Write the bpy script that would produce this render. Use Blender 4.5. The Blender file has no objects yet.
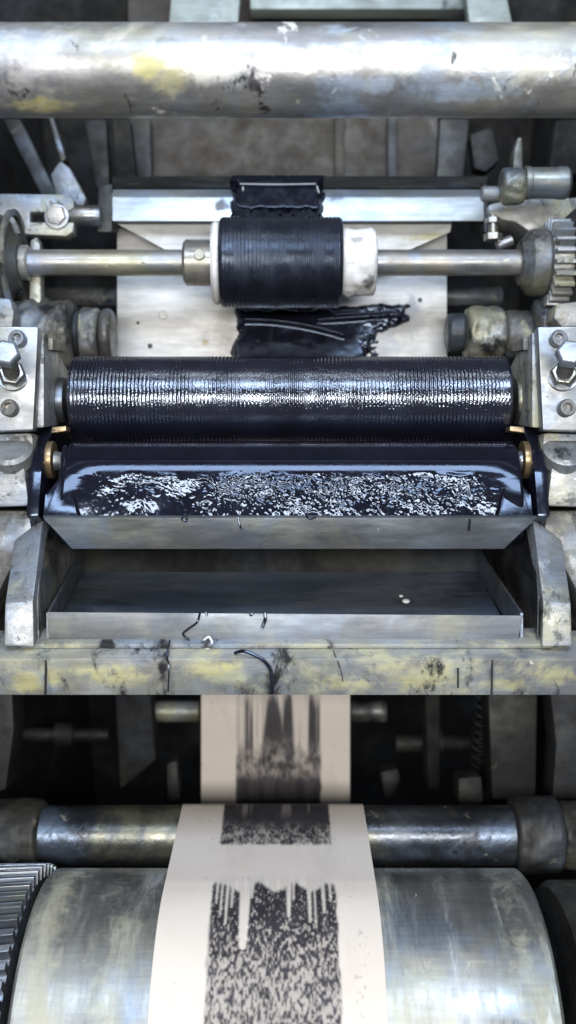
import bpy, bmesh, math, random
import numpy as np
from mathutils import Vector, Matrix

# ------------------------------------------------------------------ camera, world, lamps, exposure
S = bpy.context.scene
F = 1000.0                       # focal length in picture rows
TH = math.radians(20)            # camera tilt down
CT, ST = math.cos(TH), math.sin(TH)
CZ = 1.5
cd = bpy.data.cameras.new('camera'); cam = bpy.data.objects.new('camera', cd)
S.collection.objects.link(cam); S.camera = cam
cd.sensor_fit = 'VERTICAL'; cd.sensor_height = 36.0; cd.lens = 36.0 * F / 1024.0
cd.clip_start = 0.02; cd.clip_end = 60
cam.location = (0, 0, CZ); cam.rotation_euler = (math.pi/2 - TH, 0, 0)
cd.dof.use_dof = True; cd.dof.focus_distance = 0.93; cd.dof.aperture_fstop = 3.6

W = bpy.data.worlds.new('World'); S.world = W; W.use_nodes = True
W.node_tree.nodes['Background'].inputs[0].default_value = (0.80, 0.88, 1.0, 1)
W.node_tree.nodes['Background'].inputs[1].default_value = 0.11

def lamp(name, loc, target, sx, sy, power, col):
    l = bpy.data.lights.new(name, 'AREA'); l.shape = 'RECTANGLE'; l.size = sx; l.size_y = sy
    l.energy = power; l.color = col
    o = bpy.data.objects.new(name, l); S.collection.objects.link(o); o.location = loc
    o.rotation_euler = (Vector(target) - Vector(loc)).to_track_quat('-Z', 'Y').to_euler()
    return o
TGT = (0, 0.95, CZ - 0.25)
def polar(elev, dist, x=0):
    e = math.radians(elev); return (x, TGT[1] - dist*math.cos(e), TGT[2] + dist*math.sin(e))
lamp('ceiling_lamp', polar(56, 1.7), TGT, 1.5, 0.42, 23, (0.70, 0.82, 1.0))
lamp('strip_lamp', polar(20.5, 1.9), TGT, 1.6, 0.26, 33, (1.0, 0.97, 0.93))
lamp('tube_lamp', (0.0, .80, CZ + 1.15), (0, 1.0, CZ - .2), 1.5, 0.05, 3.2, (0.95, 0.97, 1.0))

S.view_settings.view_transform = 'Standard'; S.view_settings.look = 'None'
S.view_settings.gamma = 1; S.view_settings.exposure = 0.15
random.seed(4); rng = np.random.default_rng(7)

# ------------------------------------------------------------------ pixel/depth -> place
def YZ(py, d):
    v = (py - 512) / F * d
    return (d*CT - v*ST, CZ - d*ST - v*CT)
def XX(px, d): return (px - 288) / F * d
def P(px, py, d):
    y, z = YZ(py, d); return Vector((XX(px, d), y, z))
def fit(py0, py1, d):            # a cylinder along X whose outline spans two rows -> centre and radius
    a0, a1 = math.atan((py0-512)/F), math.atan((py1-512)/F)
    am, h = (a0+a1)/2, (a1-a0)/2
    D = d / math.cos(am); r = D*math.sin(h)
    y, z = YZ(512 + F*math.tan(am), d)
    return y, z, r

# ------------------------------------------------------------------ numpy noise
def vnoise(x, y, seed):
    xi = np.floor(x).astype(np.int64); yi = np.floor(y).astype(np.int64)
    fx = x - xi; fy = y - yi
    fx = fx*fx*(3-2*fx); fy = fy*fy*(3-2*fy)
    def h(a, b):
        n = (a*374761393 + b*668265263 + seed*1442695041) & 0xffffffff
        n = ((n ^ (n >> 13)) * 1274126177) & 0xffffffff
        return ((n ^ (n >> 16)) & 0xffff) / 65535.0
    a = h(xi, yi)*(1-fx) + h(xi+1, yi)*fx
    b = h(xi, yi+1)*(1-fx) + h(xi+1, yi+1)*fx
    return a*(1-fy) + b*fy
def fbm(x, y, seed, n=4):
    t = np.zeros(np.broadcast(x, y).shape); a = .5
    for k in range(n):
        t = t + a*vnoise(x*2**k, y*2**k, seed+k*17); a *= .5
    return t/(1-.5**n)
def sst(a, b, x):
    t = np.clip((x-a)/(b-a), 0, 1); return t*t*(3-2*t)

# ------------------------------------------------------------------ objects
def finish(name, me, mat, parent, smooth=32):
    me.materials.append(mat)
    me.polygons.foreach_set('use_smooth', [True]*len(me.polygons))
    if smooth: me.set_sharp_from_angle(angle=math.radians(smooth))
    o = bpy.data.objects.new(name, me); S.collection.objects.link(o)
    co = np.empty(len(me.vertices)*3, dtype=np.float32); me.vertices.foreach_get('co', co)
    co = co.reshape(-1, 3)
    mn, mx = co.min(0), co.max(0)
    base = Vector(((mn[0]+mx[0])/2, (mn[1]+mx[1])/2, mn[2]))
    base = Vector([float(v) for v in base])
    me.transform(Matrix.Translation(-base))
    if parent is None:
        o.location = base
    else:
        o.parent = parent
        w = Vector((0, 0, 0)); q = parent
        while q is not None: w += q.location; q = q.parent
        o.location = base - w
    return o
def obj(name, bm, mat, parent=None, smooth=32, bevel=0):
    if bevel:
        bm.normal_update()
        es = [e for e in bm.edges if len(e.link_faces) == 2 and e.calc_face_angle(0) > .45]
        bmesh.ops.bevel(bm, geom=es, offset=bevel, segments=2, profile=.6, affect='EDGES', clamp_overlap=True)
    bmesh.ops.recalc_face_normals(bm, faces=bm.faces[:])
    me = bpy.data.meshes.new(name); bm.to_mesh(me); bm.free()
    return finish(name, me, mat, parent, smooth)
def tag(o, label, cat, group=None, kind=None):
    if label: o['label'] = label
    if cat: o['category'] = cat
    if group: o['group'] = group
    if kind: o['kind'] = kind
    return o
def thing(name, label, cat, loc, group=None):
    o = bpy.data.objects.new(name, None); S.collection.objects.link(o)
    o.empty_display_size = .02; o.location = loc
    return tag(o, label, cat, group)
def B(): return bmesh.new()
def add_prism(bm, left, right):          # two matching polygons of 3D points, joined
    a = [bm.verts.new(p) for p in left]; b = [bm.verts.new(p) for p in right]
    bm.faces.new(a); bm.faces.new(b[::-1]); n = len(a)
    for i in range(n): bm.faces.new((a[i], b[i], b[(i+1) % n], a[(i+1) % n]))
    return bm
def prism(bm, prof, x0, x1):             # prof: (Y,Z) list
    return add_prism(bm, [Vector((x0, y, z)) for y, z in prof], [Vector((x1, y, z)) for y, z in prof])
def pprism(bm, prof, x0, x1): return prism(bm, [YZ(*q) for q in prof], x0, x1)
def face_slab(bm, pts, d, t):            # outline in picture rows at depth d, thickness t backwards (or per-point depth)
    fr = [P(p[0], p[1], p[2] if len(p) > 2 else d) for p in pts]
    n = Vector((0, CT, -ST))
    return add_prism(bm, fr, [p + n*t for p in fr])
def add_lathe(bm, prof, cy, cz, seg=64, a0=0.0):
    rings = []
    for x, r in prof:
        if r < 1e-5: rings.append([bm.verts.new((x, cy, cz))])
        else: rings.append([bm.verts.new((x, cy - r*math.cos(a0+2*math.pi*k/seg), cz + r*math.sin(a0+2*math.pi*k/seg))) for k in range(seg)])
    for a, b in zip(rings, rings[1:]):
        for k in range(seg):
            k2 = (k+1) % seg
            if len(a) == 1 and len(b) == 1: continue
            if len(a) == 1: bm.faces.new((a[0], b[k], b[k2]))
            elif len(b) == 1: bm.faces.new((a[k], b[0], a[k2]))
            else: bm.faces.new((a[k], b[k], b[k2], a[k2]))
    return bm
def rod(bm, x0, x1, cy, cz, r, seg=48, ch=.0015):
    return add_lathe(bm, [(x0, 0), (x0, r-ch), (x0+ch, r), (x1-ch, r), (x1, r-ch), (x1, 0)], cy, cz, seg)
def add_cyl(bm, p0, p1, r0, r1=None, seg=24, ch=.0006):
    r1 = r0 if r1 is None else r1
    ax = (p1-p0); L = ax.length; ax.normalize()
    u = ax.orthogonal().normalized(); v = ax.cross(u)
    prof = [(0, 0), (0, r0-ch), (ch, r0), (L-ch, r1), (L, r1-ch), (L, 0)]
    rings = []
    for t, r in prof:
        c = p0 + ax*t
        rings.append([bm.verts.new(c)] if r <= 0 else [bm.verts.new(c + (u*math.cos(2*math.pi*k/seg) + v*math.sin(2*math.pi*k/seg))*r) for k in range(seg)])
    for a, b in zip(rings, rings[1:]):
        for k in range(seg):
            k2 = (k+1) % seg
            if len(a) == 1: bm.faces.new((a[0], b[k], b[k2]))
            elif len(b) == 1: bm.faces.new((a[k], b[0], a[k2]))
            else: bm.faces.new((a[k], b[k], b[k2], a[k2]))
    return bm
def add_tube(bm, pts, r, seg=8):
    rings = []
    for i, p in enumerate(pts):
        t = (pts[min(i+1, len(pts)-1)] - pts[max(i-1, 0)]).normalized()
        u = t.cross(Vector((.13, .9, .4))).normalized(); v = t.cross(u)
        rr = r[i] if isinstance(r, (list, tuple)) else r
        rings.append([bm.verts.new(p + (u*math.cos(2*math.pi*k/seg)+v*math.sin(2*math.pi*k/seg))*rr) for k in range(seg)])
    for a, b in zip(rings, rings[1:]):
        for k in range(seg): bm.faces.new((a[k], b[k], b[(k+1) % seg], a[(k+1) % seg]))
    bm.faces.new(rings[0][::-1]); bm.faces.new(rings[-1])
    return bm
def add_gear(bm, x0, x1, cy, cz, rr, rt, n, hub, skew=0.0, duty=.5):
    def ring(x, off):
        pts = []
        for k in range(n):
            for f, r in ((0, rr), (.5-duty*.5+.06, rr), (.5-duty*.3+.03, rt), (.5+duty*.3+.03, rt), (.5+duty*.5+.06, rr)):
                if f == 0: continue
                a = 2*math.pi*(k+f)/n + off
                pts.append(bm.verts.new((x, cy - r*math.cos(a), cz + r*math.sin(a))))
        return pts
    a = ring(x0, 0); b = ring(x1, skew); m = len(a)
    for i in range(m): bm.faces.new((a[i], b[i], b[(i+1) % m], a[(i+1) % m]))
    for pts, x in ((a, x0), (b, x1)):
        c = [bm.verts.new((x, cy - hub*math.cos(2*math.pi*i/m), cz + hub*math.sin(2*math.pi*i/m))) for i in range(m)]
        ce = bm.verts.new((x, cy, cz))
        for i in range(m):
            bm.faces.new((pts[i], pts[(i+1) % m], c[(i+1) % m], c[i])); bm.faces.new((c[i], c[(i+1) % m], ce))
    return bm
def spline(ctrl, n=24):
    out = []; c = [ctrl[0]] + list(ctrl) + [ctrl[-1]]
    for i in range(1, len(c)-2):
        for k in range(n):
            t = k/n; p0, p1, p2, p3 = c[i-1], c[i], c[i+1], c[i+2]
            out.append(.5*((2*p1)+(p2-p0)*t+(2*p0-5*p1+4*p2-p3)*t*t+(-p0+3*p1-3*p2+p3)*t**3))
    out.append(c[-2]); return out

# ------------------------------------------------------------------ materials
class NT:
    def __init__(s, name):
        s.m = bpy.data.materials.new(name); s.m.use_nodes = True
        s.t = s.m.node_tree; s.N = s.t.nodes; s.bsdf = s.N['Principled BSDF']
        s.tc = s.N.new('ShaderNodeTexCoord'); s.oi = s.N.new('ShaderNodeObjectInfo')
        s.rnd = s.math('MULTIPLY', s.oi.outputs['Random'], 37.0)
    def set(s, sock, v):
        if hasattr(v, 'is_linked') or isinstance(v, bpy.types.NodeSocket): s.t.links.new(v, sock)
        else: sock.default_value = v
    def math(s, op, a, b=None, clamp=False):
        n = s.N.new('ShaderNodeMath'); n.operation = op; n.use_clamp = clamp
        s.set(n.inputs[0], a)
        if b is not None: s.set(n.inputs[1], b)
        return n.outputs[0]
    def coord(s, scale=(1, 1, 1), rot=(0, 0, 0)):
        n = s.N.new('ShaderNodeMapping'); n.inputs['Scale'].default_value = scale; n.inputs['Rotation'].default_value = rot
        s.t.links.new(s.tc.outputs['Object'], n.inputs['Vector']); return n.outputs[0]
    def noise(s, scale, stretch=(1, 1, 1), detail=6, rough=.6, off=0.0, dist=0.0, rot=(0, 0, 0)):
        n = s.N.new('ShaderNodeTexNoise'); n.noise_dimensions = '4D'
        s.t.links.new(s.coord(stretch, rot), n.inputs['Vector'])
        s.set(n.inputs['W'], s.math('ADD', s.rnd, off))
        n.inputs['Scale'].default_value = scale; n.inputs['Detail'].default_value = detail
        n.inputs['Roughness'].default_value = rough; n.inputs['Distortion'].default_value = dist
        return n.outputs[0]
    def step(s, v, a, b, lo=0.0, hi=1.0):
        n = s.N.new('ShaderNodeMapRange'); n.interpolation_type = 'SMOOTHSTEP'
        s.set(n.inputs[0], v)
        for i, q in enumerate((a, b, lo, hi)): s.set(n.inputs[1+i], q)
        return n.outputs[0]
    def mix(s, f, a, b):
        n = s.N.new('ShaderNodeMix'); n.data_type = 'RGBA'
        s.set(n.inputs[0], f)
        for k, q in ((6, a), (7, b)):
            s.set(n.inputs[k], (*q, 1) if isinstance(q, tuple) and len(q) == 3 else q)
        return n.outputs[2]
    def mixf(s, f, a, b):
        n = s.N.new('ShaderNodeMix'); n.data_type = 'FLOAT'
        s.set(n.inputs[0], f); s.set(n.inputs[2], a); s.set(n.inputs[3], b); return n.outputs[0]
    def bump(s, h, strength, dist, nrm=None):
        n = s.N.new('ShaderNodeBump'); s.set(n.inputs['Height'], h)
        n.inputs['Strength'].default_value = strength; n.inputs['Distance'].default_value = dist
        if nrm is not None: s.t.links.new(nrm, n.inputs['Normal'])
        return n.outputs[0]
    def out(s, **k):
        for q, v in k.items():
            key = {'color': 'Base Color', 'metal': 'Metallic', 'rough': 'Roughness', 'normal': 'Normal', 'coat': 'Coat Weight',
                   'coatr': 'Coat Roughness', 'spec': 'Specular IOR Level'}[q]
            if isinstance(v, tuple) and len(v) == 3: v = (*v, 1)
            s.set(s.bsdf.inputs[key], v)
        return s.m

def metal(name, c1, c2, metallic=.8, rough=(.3, .5), stains=(), bump=.15, bscale=160, stretch=(1, 1, 1), big=9, tint=.5, spots=()):
    """worn metal: two tones, then stains (colour, scale, from, to, stretch, roughness, metalness)"""
    n = NT(name)
    col = n.mix(n.step(n.noise(big, stretch), .35, .68), c1, c2)
    r = n.mixf(n.step(n.noise(big*4, stretch, off=3.3), .35, .65), rough[0], rough[1])
    m = metallic
    if spots:
        gm = n.N.new('ShaderNodeNewGeometry')
        wob = n.math('MULTIPLY', n.math('SUBTRACT', n.noise(60, detail=7, rough=.7, off=61, dist=.6), .5), 2.6)
        for (px, py, d, w, hh, sc_, sr_, k_) in spots:      # dried paint, ink smears and other colour patches, each at its own place
            mp = n.N.new('ShaderNodeVectorMath'); mp.operation = 'SUBTRACT'; n.t.links.new(gm.outputs['Position'], mp.inputs[0]); mp.inputs[1].default_value = P(px, py, d)
            ms = n.N.new('ShaderNodeVectorMath'); ms.operation = 'MULTIPLY'; n.t.links.new(mp.outputs[0], ms.inputs[0]); ms.inputs[1].default_value = (1/w, .4/hh, 1/hh)
            ml = n.N.new('ShaderNodeVectorMath'); ml.operation = 'LENGTH'; n.t.links.new(ms.outputs[0], ml.inputs[0])
            k = n.step(n.math('ADD', ml.outputs['Value'], wob), 1.1, .35, 0.0, k_)
            col = n.mix(k, col, sc_); r = n.mixf(k, r, sr_); m = n.mixf(k, m, .1)
    sx = tuple(q*w for q, w in zip(stretch, (.45, 1, 1)))
    col = n.mix(n.step(n.noise(7, detail=5, rough=.65, off=41, dist=.8), .48, .66, 0, tint), col, (.47, .46, .30))
    col = n.mix(n.step(n.noise(8, detail=5, rough=.65, off=45, dist=.8), .48, .66, 0, tint*1.15), col, (.27, .36, .50))
    tone = n.math('MULTIPLY', n.step(n.noise(22, sx, detail=6, rough=.6, off=21.0, dist=.6), .30, .70, .74, 1.16), n.step(n.noise(260, (.12, 1, 1), detail=3, off=25.0), .28, .72, .88, 1.10))
    tv = n.N.new('ShaderNodeVectorMath'); tv.operation = 'SCALE'; n.t.links.new(col, tv.inputs[0]); n.t.links.new(tone, tv.inputs['Scale']); col = tv.outputs[0]
    r = n.math('ADD', r, n.step(n.noise(55, stretch, detail=6, off=31.0), .35, .7, -.05, .09))
    hgt = n.noise(bscale, stretch, detail=5, off=9.1)
    for i, (sc, ss, a, b, st, sr, sm) in enumerate(stains):
        k = n.step(n.noise(ss, st, detail=8, rough=.68, off=11.7+5.3*i, dist=.4), a, b)
        col = n.mix(k, col, sc); r = n.mixf(k, r, sr); m = n.mixf(k, m, sm)
        hgt = n.math('ADD', hgt, n.math('MULTIPLY', k, .5))
    return n.out(color=col, metal=m, rough=r, normal=n.bump(hgt, bump, .0015))

ISO = (1, 1, 1)
YEL = (.50, .47, .20); CRM = (.62, .60, .50); GRM = (.020, .021, .024); BLU = (.36, .44, .56); WHT = (.78, .78, .76)
M = {}
M['bar'] = metal('worn_bar_steel', (.28, .28, .29), (.40, .40, .41), .7, (.38, .52),
    [(CRM, 9, .52, .66, (.8, 1, 1), .5, .15), ((.16,.16,.17), 13, .56, .66, (.9, 1, 1), .35, .5), (BLU, 16, .56, .68, (.7, 1, 1), .3, .6), (YEL, 6, .57, .68, (1.3, 1, 1), .6, .05),
     (GRM, 45, .60, .66, (1, .6, .6), .6, .1), ((.75, .75, .72), 30, .60, .66, (1, .7, .7), .4, .2)], .35, 90, spots=[(168, 78, .75, .018, .015, (.60, .55, .24), .6, .7), (150, 68, .75, .016, .010, (.60, .55, .20), .6, .7), (35, 107, .76, .035, .008, (.60, .55, .20), .6, .8), (215, 70, .745, .03, .012, (.80, .78, .70), .5, .8), (252, 84, .745, .007, .008, (.04, .04, .045), .5, .9), (340, 34, .76, .022, .008, (.42, .55, .70), .4, .8), (300, 60, .745, .05, .012, (.78, .77, .72), .5, .7), (430, 58, .745, .06, .013, (.76, .76, .66), .5, .7), (470, 92, .75, .06, .010, (.36, .46, .60), .4, .8), (540, 70, .745, .03, .012, (.74, .73, .66), .5, .7), (360, 85, .75, .035, .008, (.40, .48, .60), .4, .7), (30, 45, .76, .05, .010, (.36, .40, .55), .35, .7), (8, 78, .76, .016, .020, (.10, .10, .12), .5, .7), (285, 108, .76, .16, .005, (.09, .07, .05), .5, .7)])
M['beam'] = metal('stained_beam_steel', (.27, .28, .29), (.42, .43, .43), .45, (.35, .6),
    [((.50, .49, .31), 15, .49, .68, ISO, .7, .05), (BLU, 20, .58, .70, ISO, .4, .4), (GRM, 26, .54, .64, (1, .5, .5), .5, .1), ((.62,.62,.58), 60, .67, .70, ISO, .5, .1)], .5, 120, spots=[(38, 682, .862, 0.026, 0.014, (.50, .47, .22), .7, .85), (112, 680, .862, 0.036, 0.016, (.50, .47, .22), .7, .85), (20, 690, .862, 0.02, 0.01, (.50, .47, .22), .7, .85), (210, 672, .862, 0.02, 0.014, (.50, .47, .22), .7, .85), (232, 676, .862, 0.016, 0.014, (.50, .47, .22), .7, .85), (430, 684, .862, 0.04, 0.014, (.50, .47, .22), .7, .85), (500, 690, .862, 0.03, 0.01, (.50, .47, .22), .7, .85), (350, 690, .862, 0.03, 0.01, (.50, .47, .22), .7, .85), (556, 680, .862, 0.02, 0.014, (.50, .47, .22), .7, .85), (455, 640, .862, 0.02, 0.012, (.50, .47, .22), .7, .85)])
M['cast'] = metal('greasy_cast_iron', (.075, .075, .072), (.20, .20, .195), .4, (.35, .62),
    [((.33, .33, .24), 25, .56, .66, ISO, .6, .1), (GRM, 22, .54, .64, ISO, .35, .1), ((.55, .56, .56), 60, .64, .68, ISO, .4, .5)], .6, 90)
M['castlight'] = metal('pale_cast_iron', (.26, .27, .275), (.40, .41, .42), .45, (.36, .55),
    [(GRM, 21, .54, .66, ISO, .5, .1), ((.40,.40,.29), 18, .53, .66, ISO, .6, .1), ((.11,.115,.11), 55, .56, .64, ISO, .5, .2), ((.5,.53,.58), 40, .62, .68, ISO, .35, .4)], .4, 140)
M['castdark'] = metal('dark_oily_iron', (.016, .017, .018), (.042, .042, .042), .2, (.42, .6),
    [((.16, .15, .11), 30, .60, .68, ISO, .6, .1), ((.20, .21, .23), 90, .66, .70, ISO, .35, .4)], .6, 80, tint=.12)
M['baydark'] = metal('shaded_bay_iron', (.008, .0085, .009), (.022, .022, .022), .1, (.5, .7), [((.10, .095, .07), 40, .62, .70, ISO, .6, .1)], .5, 80, tint=.05)  # darker copy of castdark, with the bay's shade put into its colour
M['steel'] = metal('grey_steel_plate', (.20, .22, .25), (.31, .33, .36), .8, (.30, .46),
    [((.20, .23, .30), 10, .52, .70, (.5, 1, 1), .3, .7), (GRM, 28, .63, .69, (.6, 1, 1), .5, .1), (CRM, 34, .66, .72, ISO, .5, .2)], .2, 150, (.4, 1, 1))
M['steelbright'] = metal('clean_machined_steel', (.24, .25, .26), (.36, .37, .38), .7, (.36, .5),
    [(GRM, 40, .66, .71, ISO, .5, .1), (CRM, 24, .62, .70, ISO, .5, .2)], .12, 200)
M['screw'] = metal('screw_steel', (.26, .26, .26), (.42, .42, .42), .85, (.28, .42), [(GRM, 120, .60, .66, ISO, .5, .1)], .2, 300)
M['zinc'] = metal('zinc_bolt_steel', (.30, .34, .40), (.42, .46, .52), .7, (.36, .5), [(GRM, 160, .64, .7, ISO, .5, .1)], .2, 300, tint=.3)
M['blade'] = metal('polished_blade_steel', (.40, .46, .54), (.54, .60, .67), .75, (.30, .42),
    [((.30, .36, .45), 14, .58, .72, (.5, 1, 1), .3, .7), (GRM, 50, .69, .72, ISO, .4, .1)], .1, 120, (.4, 1, 1), spots=[(222, 206, 1.165, .012, .008, (.03, .03, .04), .3, .9), (335, 196, 1.165, .012, .008, (.05, .05, .06), .3, .8), (150, 194, 1.165, .05, .004, (.2, .25, .32), .3, .6), (420, 214, 1.165, .06, .004, (.3, .35, .4), .3, .6)])
M['shaft'] = metal('worn_shaft_steel', (.27, .255, .235), (.38, .365, .345), .65, (.3, .45),
    [((.22, .15, .10), 10, .60, .72, ISO, .5, .3), (CRM, 30, .62, .7, ISO, .5, .2), (GRM, 60, .66, .7, ISO, .5, .1)], .2, 160)
M['drum'] = metal('drum_steel', (.25, .26, .25), (.40, .40, .39), .75, (.28, .44),
    [((.46, .455, .36), 11, .48, .70, (1.6, .35, .35), .55, .1), ((.66, .68, .70), 16, .56, .70, (1.6, .3, .3), .4, .5),
     ((.13, .13, .13), 14, .60, .72, (1.8, .3, .3), .35, .5), (WHT, 30, .68, .72, (1.2, .5, .5), .5, .1), (GRM, 50, .70, .73, (1, .6, .6), .5, .1)], .2, 80, (1.6, .35, .35), spots=[(64, 925, .93, .022, .06, (.58, .55, .36), .6, .5), (78, 890, .97, .012, .03, (.66, .66, .62), .5, .8), (505, 935, .92, .020, .05, (.58, .55, .38), .6, .5), (450, 900, .96, .03, .015, (.14, .14, .14), .4, .6), (410, 985, .87, .03, .03, (.72, .71, .66), .5, .7), (120, 960, .9, .03, .05, (.60, .58, .44), .55, .4)])
M['idler'] = metal('dark_idler_steel', (.06, .068, .085), (.13, .14, .16), .75, (.26, .40),
    [((.36, .34, .27), 28, .60, .68, ISO, .6, .1), (GRM, 20, .55, .66, ISO, .4, .2), ((.5, .5, .48), 60, .68, .71, ISO, .5, .2)], .4, 90)
M['traylip'] = metal('dull_tray_lip_steel', (.15, .165, .19), (.24, .25, .27), .6, (.42, .55), [((.10, .12, .16), 12, .52, .70, (.4, 1, 1), .4, .5), ((.34, .34, .28), 14, .60, .74, ISO, .6, .1)], .12, 120, (.4, 1, 1), tint=.3)
M['brass'] = metal('worn_brass', (.32, .23, .13), (.48, .38, .26), .75, (.3, .45), [(GRM, 60, .60, .68, ISO, .4, .1)], .2, 200, tint=.1)
M['plate'] = metal('white_ink_plate', (.54, .54, .525), (.66, .66, .65), .15, (.35, .5),
    [((.48, .46, .38), 13, .60, .76, ISO, .5, .1), (GRM, 46, .71, .74, ISO, .4, .1), ((.50, .53, .58), 10, .60, .75, (.5, 1, 1), .35, .3)], .15, 60, tint=.15, spots=[(225, 330, 1.21, .02, .03, (.40, .38, .34), .4, .6), (404, 318, 1.21, .035, .03, (.25, .27, .33), .35, .75), (385, 345, 1.21, .025, .02, (.30, .33, .40), .35, .7), (205, 343, 1.21, .006, .006, (.45, .36, .14), .5, .8), (120, 235, 1.185, .05, .006, (.42, .40, .24), .5, .6), (440, 238, 1.185, .05, .006, (.42, .38, .16), .5, .7)])
M['whitecollar'] = metal('white_plastic', (.78, .78, .77), (.84, .84, .84), 0, (.4, .55), [((.30, .31, .33), 40, .64, .72, ISO, .5, .0)], .2, 80, tint=.0, spots=[(370, 284, 1.09, .008, .010, (.16, .16, .18), .4, .9), (350, 296, 1.095, .012, .006, (.10, .10, .11), .4, .8), (356, 240, 1.09, .012, .005, (.2, .2, .22), .4, .7)])
M['panel'] = metal('grimy_rear_panel', (.048, .040, .031), (.078, .068, .056), .2, (.5, .7), [((.16, .12, .085), 18, .6, .7, ISO, .6, .1), ((.20, .20, .20), 12, .6, .75, (1, .3, .3), .4, .3)], .3, 60, tint=.04)
M['void'] = metal('void_shade_black', (.006, .006, .0065), (.011, .011, .012), 0, (.8, .95), [], .2, 60, tint=.04)  # near-black colour stands in for shade in voids; joint lines use it too
M['floor'] = metal('dark_shop_floor', (.04, .04, .04), (.07, .07, .068), 0, (.5, .8), [], .2, 60, tint=.04)
M['teal'] = metal('pale_green_painted_steel', (.30, .36, .35), (.40, .45, .44), .2, (.4, .6), [(GRM, 18, .6, .7, ISO, .5, .1)], .2, 60, tint=.04)

def ink(name, ring=0.0, stint=(.62, .76, 1.0), spec=.95, ior=1.5, period=.0037, rough=.2, lump=.3, lscale=120, col=(.006, .006, .011), stretch=ISO):
    n = NT(name)
    h = n.noise(lscale, stretch, detail=4, off=2.2)
    nb = n.bump(h, lump, .002)
    if ring:
        sx = n.N.new('ShaderNodeSeparateXYZ'); n.t.links.new(n.tc.outputs['Object'], sx.inputs[0])
        wob = n.math('MULTIPLY', n.noise(60, (1, 6, 6), detail=2, off=4), .0016)
        w = n.math('SINE', n.math('MULTIPLY', n.math('ADD', sx.outputs[0], wob), 2*math.pi/period))
        w = n.math('MULTIPLY', w, n.step(n.noise(40, (1, .4, .4), off=6), .3, .7, .4, 1.0))
        tick = n.noise(1/period, (1, .11, .11), detail=3, rough=.65, off=8)
        nb = n.bump(tick, ring*.16, .0016, nb)
        nb = n.bump(w, ring, .0009, nb)
    c = n.mix(n.step(n.noise(30, off=1), .4, .7), col, (col[0]*1.6, col[1]*1.6, col[2]*1.8))
    r = n.mixf(n.step(n.noise(70, stretch, off=7), .4, .65), rough*.8, rough*1.5)
    n.bsdf.inputs['IOR'].default_value = ior
    n.bsdf.inputs['Specular Tint'].default_value = (*stint, 1)
    return n.out(color=c, metal=0.0, rough=r, normal=nb, spec=spec)
M['lining'] = metal('ink_streaked_iron', (.030, .031, .036), (.075, .078, .085), .4, (.3, .5), [((.20, .21, .24), 40, .57, .66, (1, 1.5, .25), .4, .4), (GRM, 20, .5, .62, ISO, .3, .2)], .4, 90, tint=.15)
M['ink_ring'] = ink('tacky_ink_on_roller', ring=.6, rough=.125, lump=.02, lscale=420, stretch=(1, .7, .7), col=(.0075, .0077, .014), stint=(.78, .86, 1), spec=1.0, ior=1.75)
M['ink_wet'] = ink('wet_black_ink', rough=.17, lump=.06, lscale=150)
M['ink_pool'] = ink('thick_ink_coat', rough=.10, lump=.03, lscale=330, stretch=(1, 1.2, 1.2), stint=(.62, .76, 1), spec=.65)
M['ink_small'] = ink('ink_on_small_roller', ring=.35, period=.0042, rough=.30, lump=.10, lscale=300, stretch=(1, .6, .6), col=(.010, .011, .016))
M['ink_dry'] = ink('drying_ink_film', rough=.35, lump=.6, lscale=90, col=(.012, .012, .02))

def paper_mat():
    n = NT('printed_label_paper')
    a = n.N.new('ShaderNodeAttribute'); a.attribute_name = 'print'
    base = n.mix(n.step(n.noise(14, detail=3), .3, .7), (.70, .635, .57), (.74, .68, .615))
    inkc = n.mix(n.step(n.noise(40), .4, .65), (.013, .012, .020), (.032, .030, .042))
    c = n.mix(a.outputs['Fac'], base, inkc)
    return n.out(color=c, rough=n.mixf(a.outputs['Fac'], .6, .55), metal=0.0, spec=.2, normal=n.bump(n.noise(500, detail=2), .08, .0005))
M['paper'] = paper_mat()

# ------------------------------------------------------------------ the shell round the works
bm = B(); prism(bm, [(-1.5, -.02), (3, -.02), (3, 0), (-1.5, 0)], -2.5, 2.5)
tag(obj('floor', bm, M['floor']), 'dark workshop floor under the press', 'floor', kind='structure')
for sx, lab in ((-1, 'added black side wall darkening the press on the geared side'), (1, 'added black side wall darkening the press beyond the toothed wheel')):
    bm = B(); prism(bm, [(.70, 0), (1.75, 0), (1.75, 1.62), (1.02, 1.62), (.70, 1.1)], sx*.40, sx*.44)
    tag(obj('side_wall', bm, M['void'], bevel=.004), lab, 'machine wall')  # unseen walls, added so that the lower bay stays dark
bm = B(); prism(bm, [(1.76, 0), (1.80, 0), (1.80, 2.1), (1.76, 2.1)], -.9, .9)
tag(obj('dark_backdrop', bm, M['void']), 'added black backdrop closing the back of the press', 'machine wall')  # added backdrop, stops the world's light showing through the gaps

# ------------------------------------------------------------------ top: tie bar and what is behind it
y, z, r = fit(22, 118, .78)
bm = B(); rod(bm, -.41, .41, y, z, r, 128)
tag(obj('tie_bar', bm, M['bar'], bevel=0), 'thick worn steel bar across the top, stained yellow and blue', 'bar')

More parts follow.
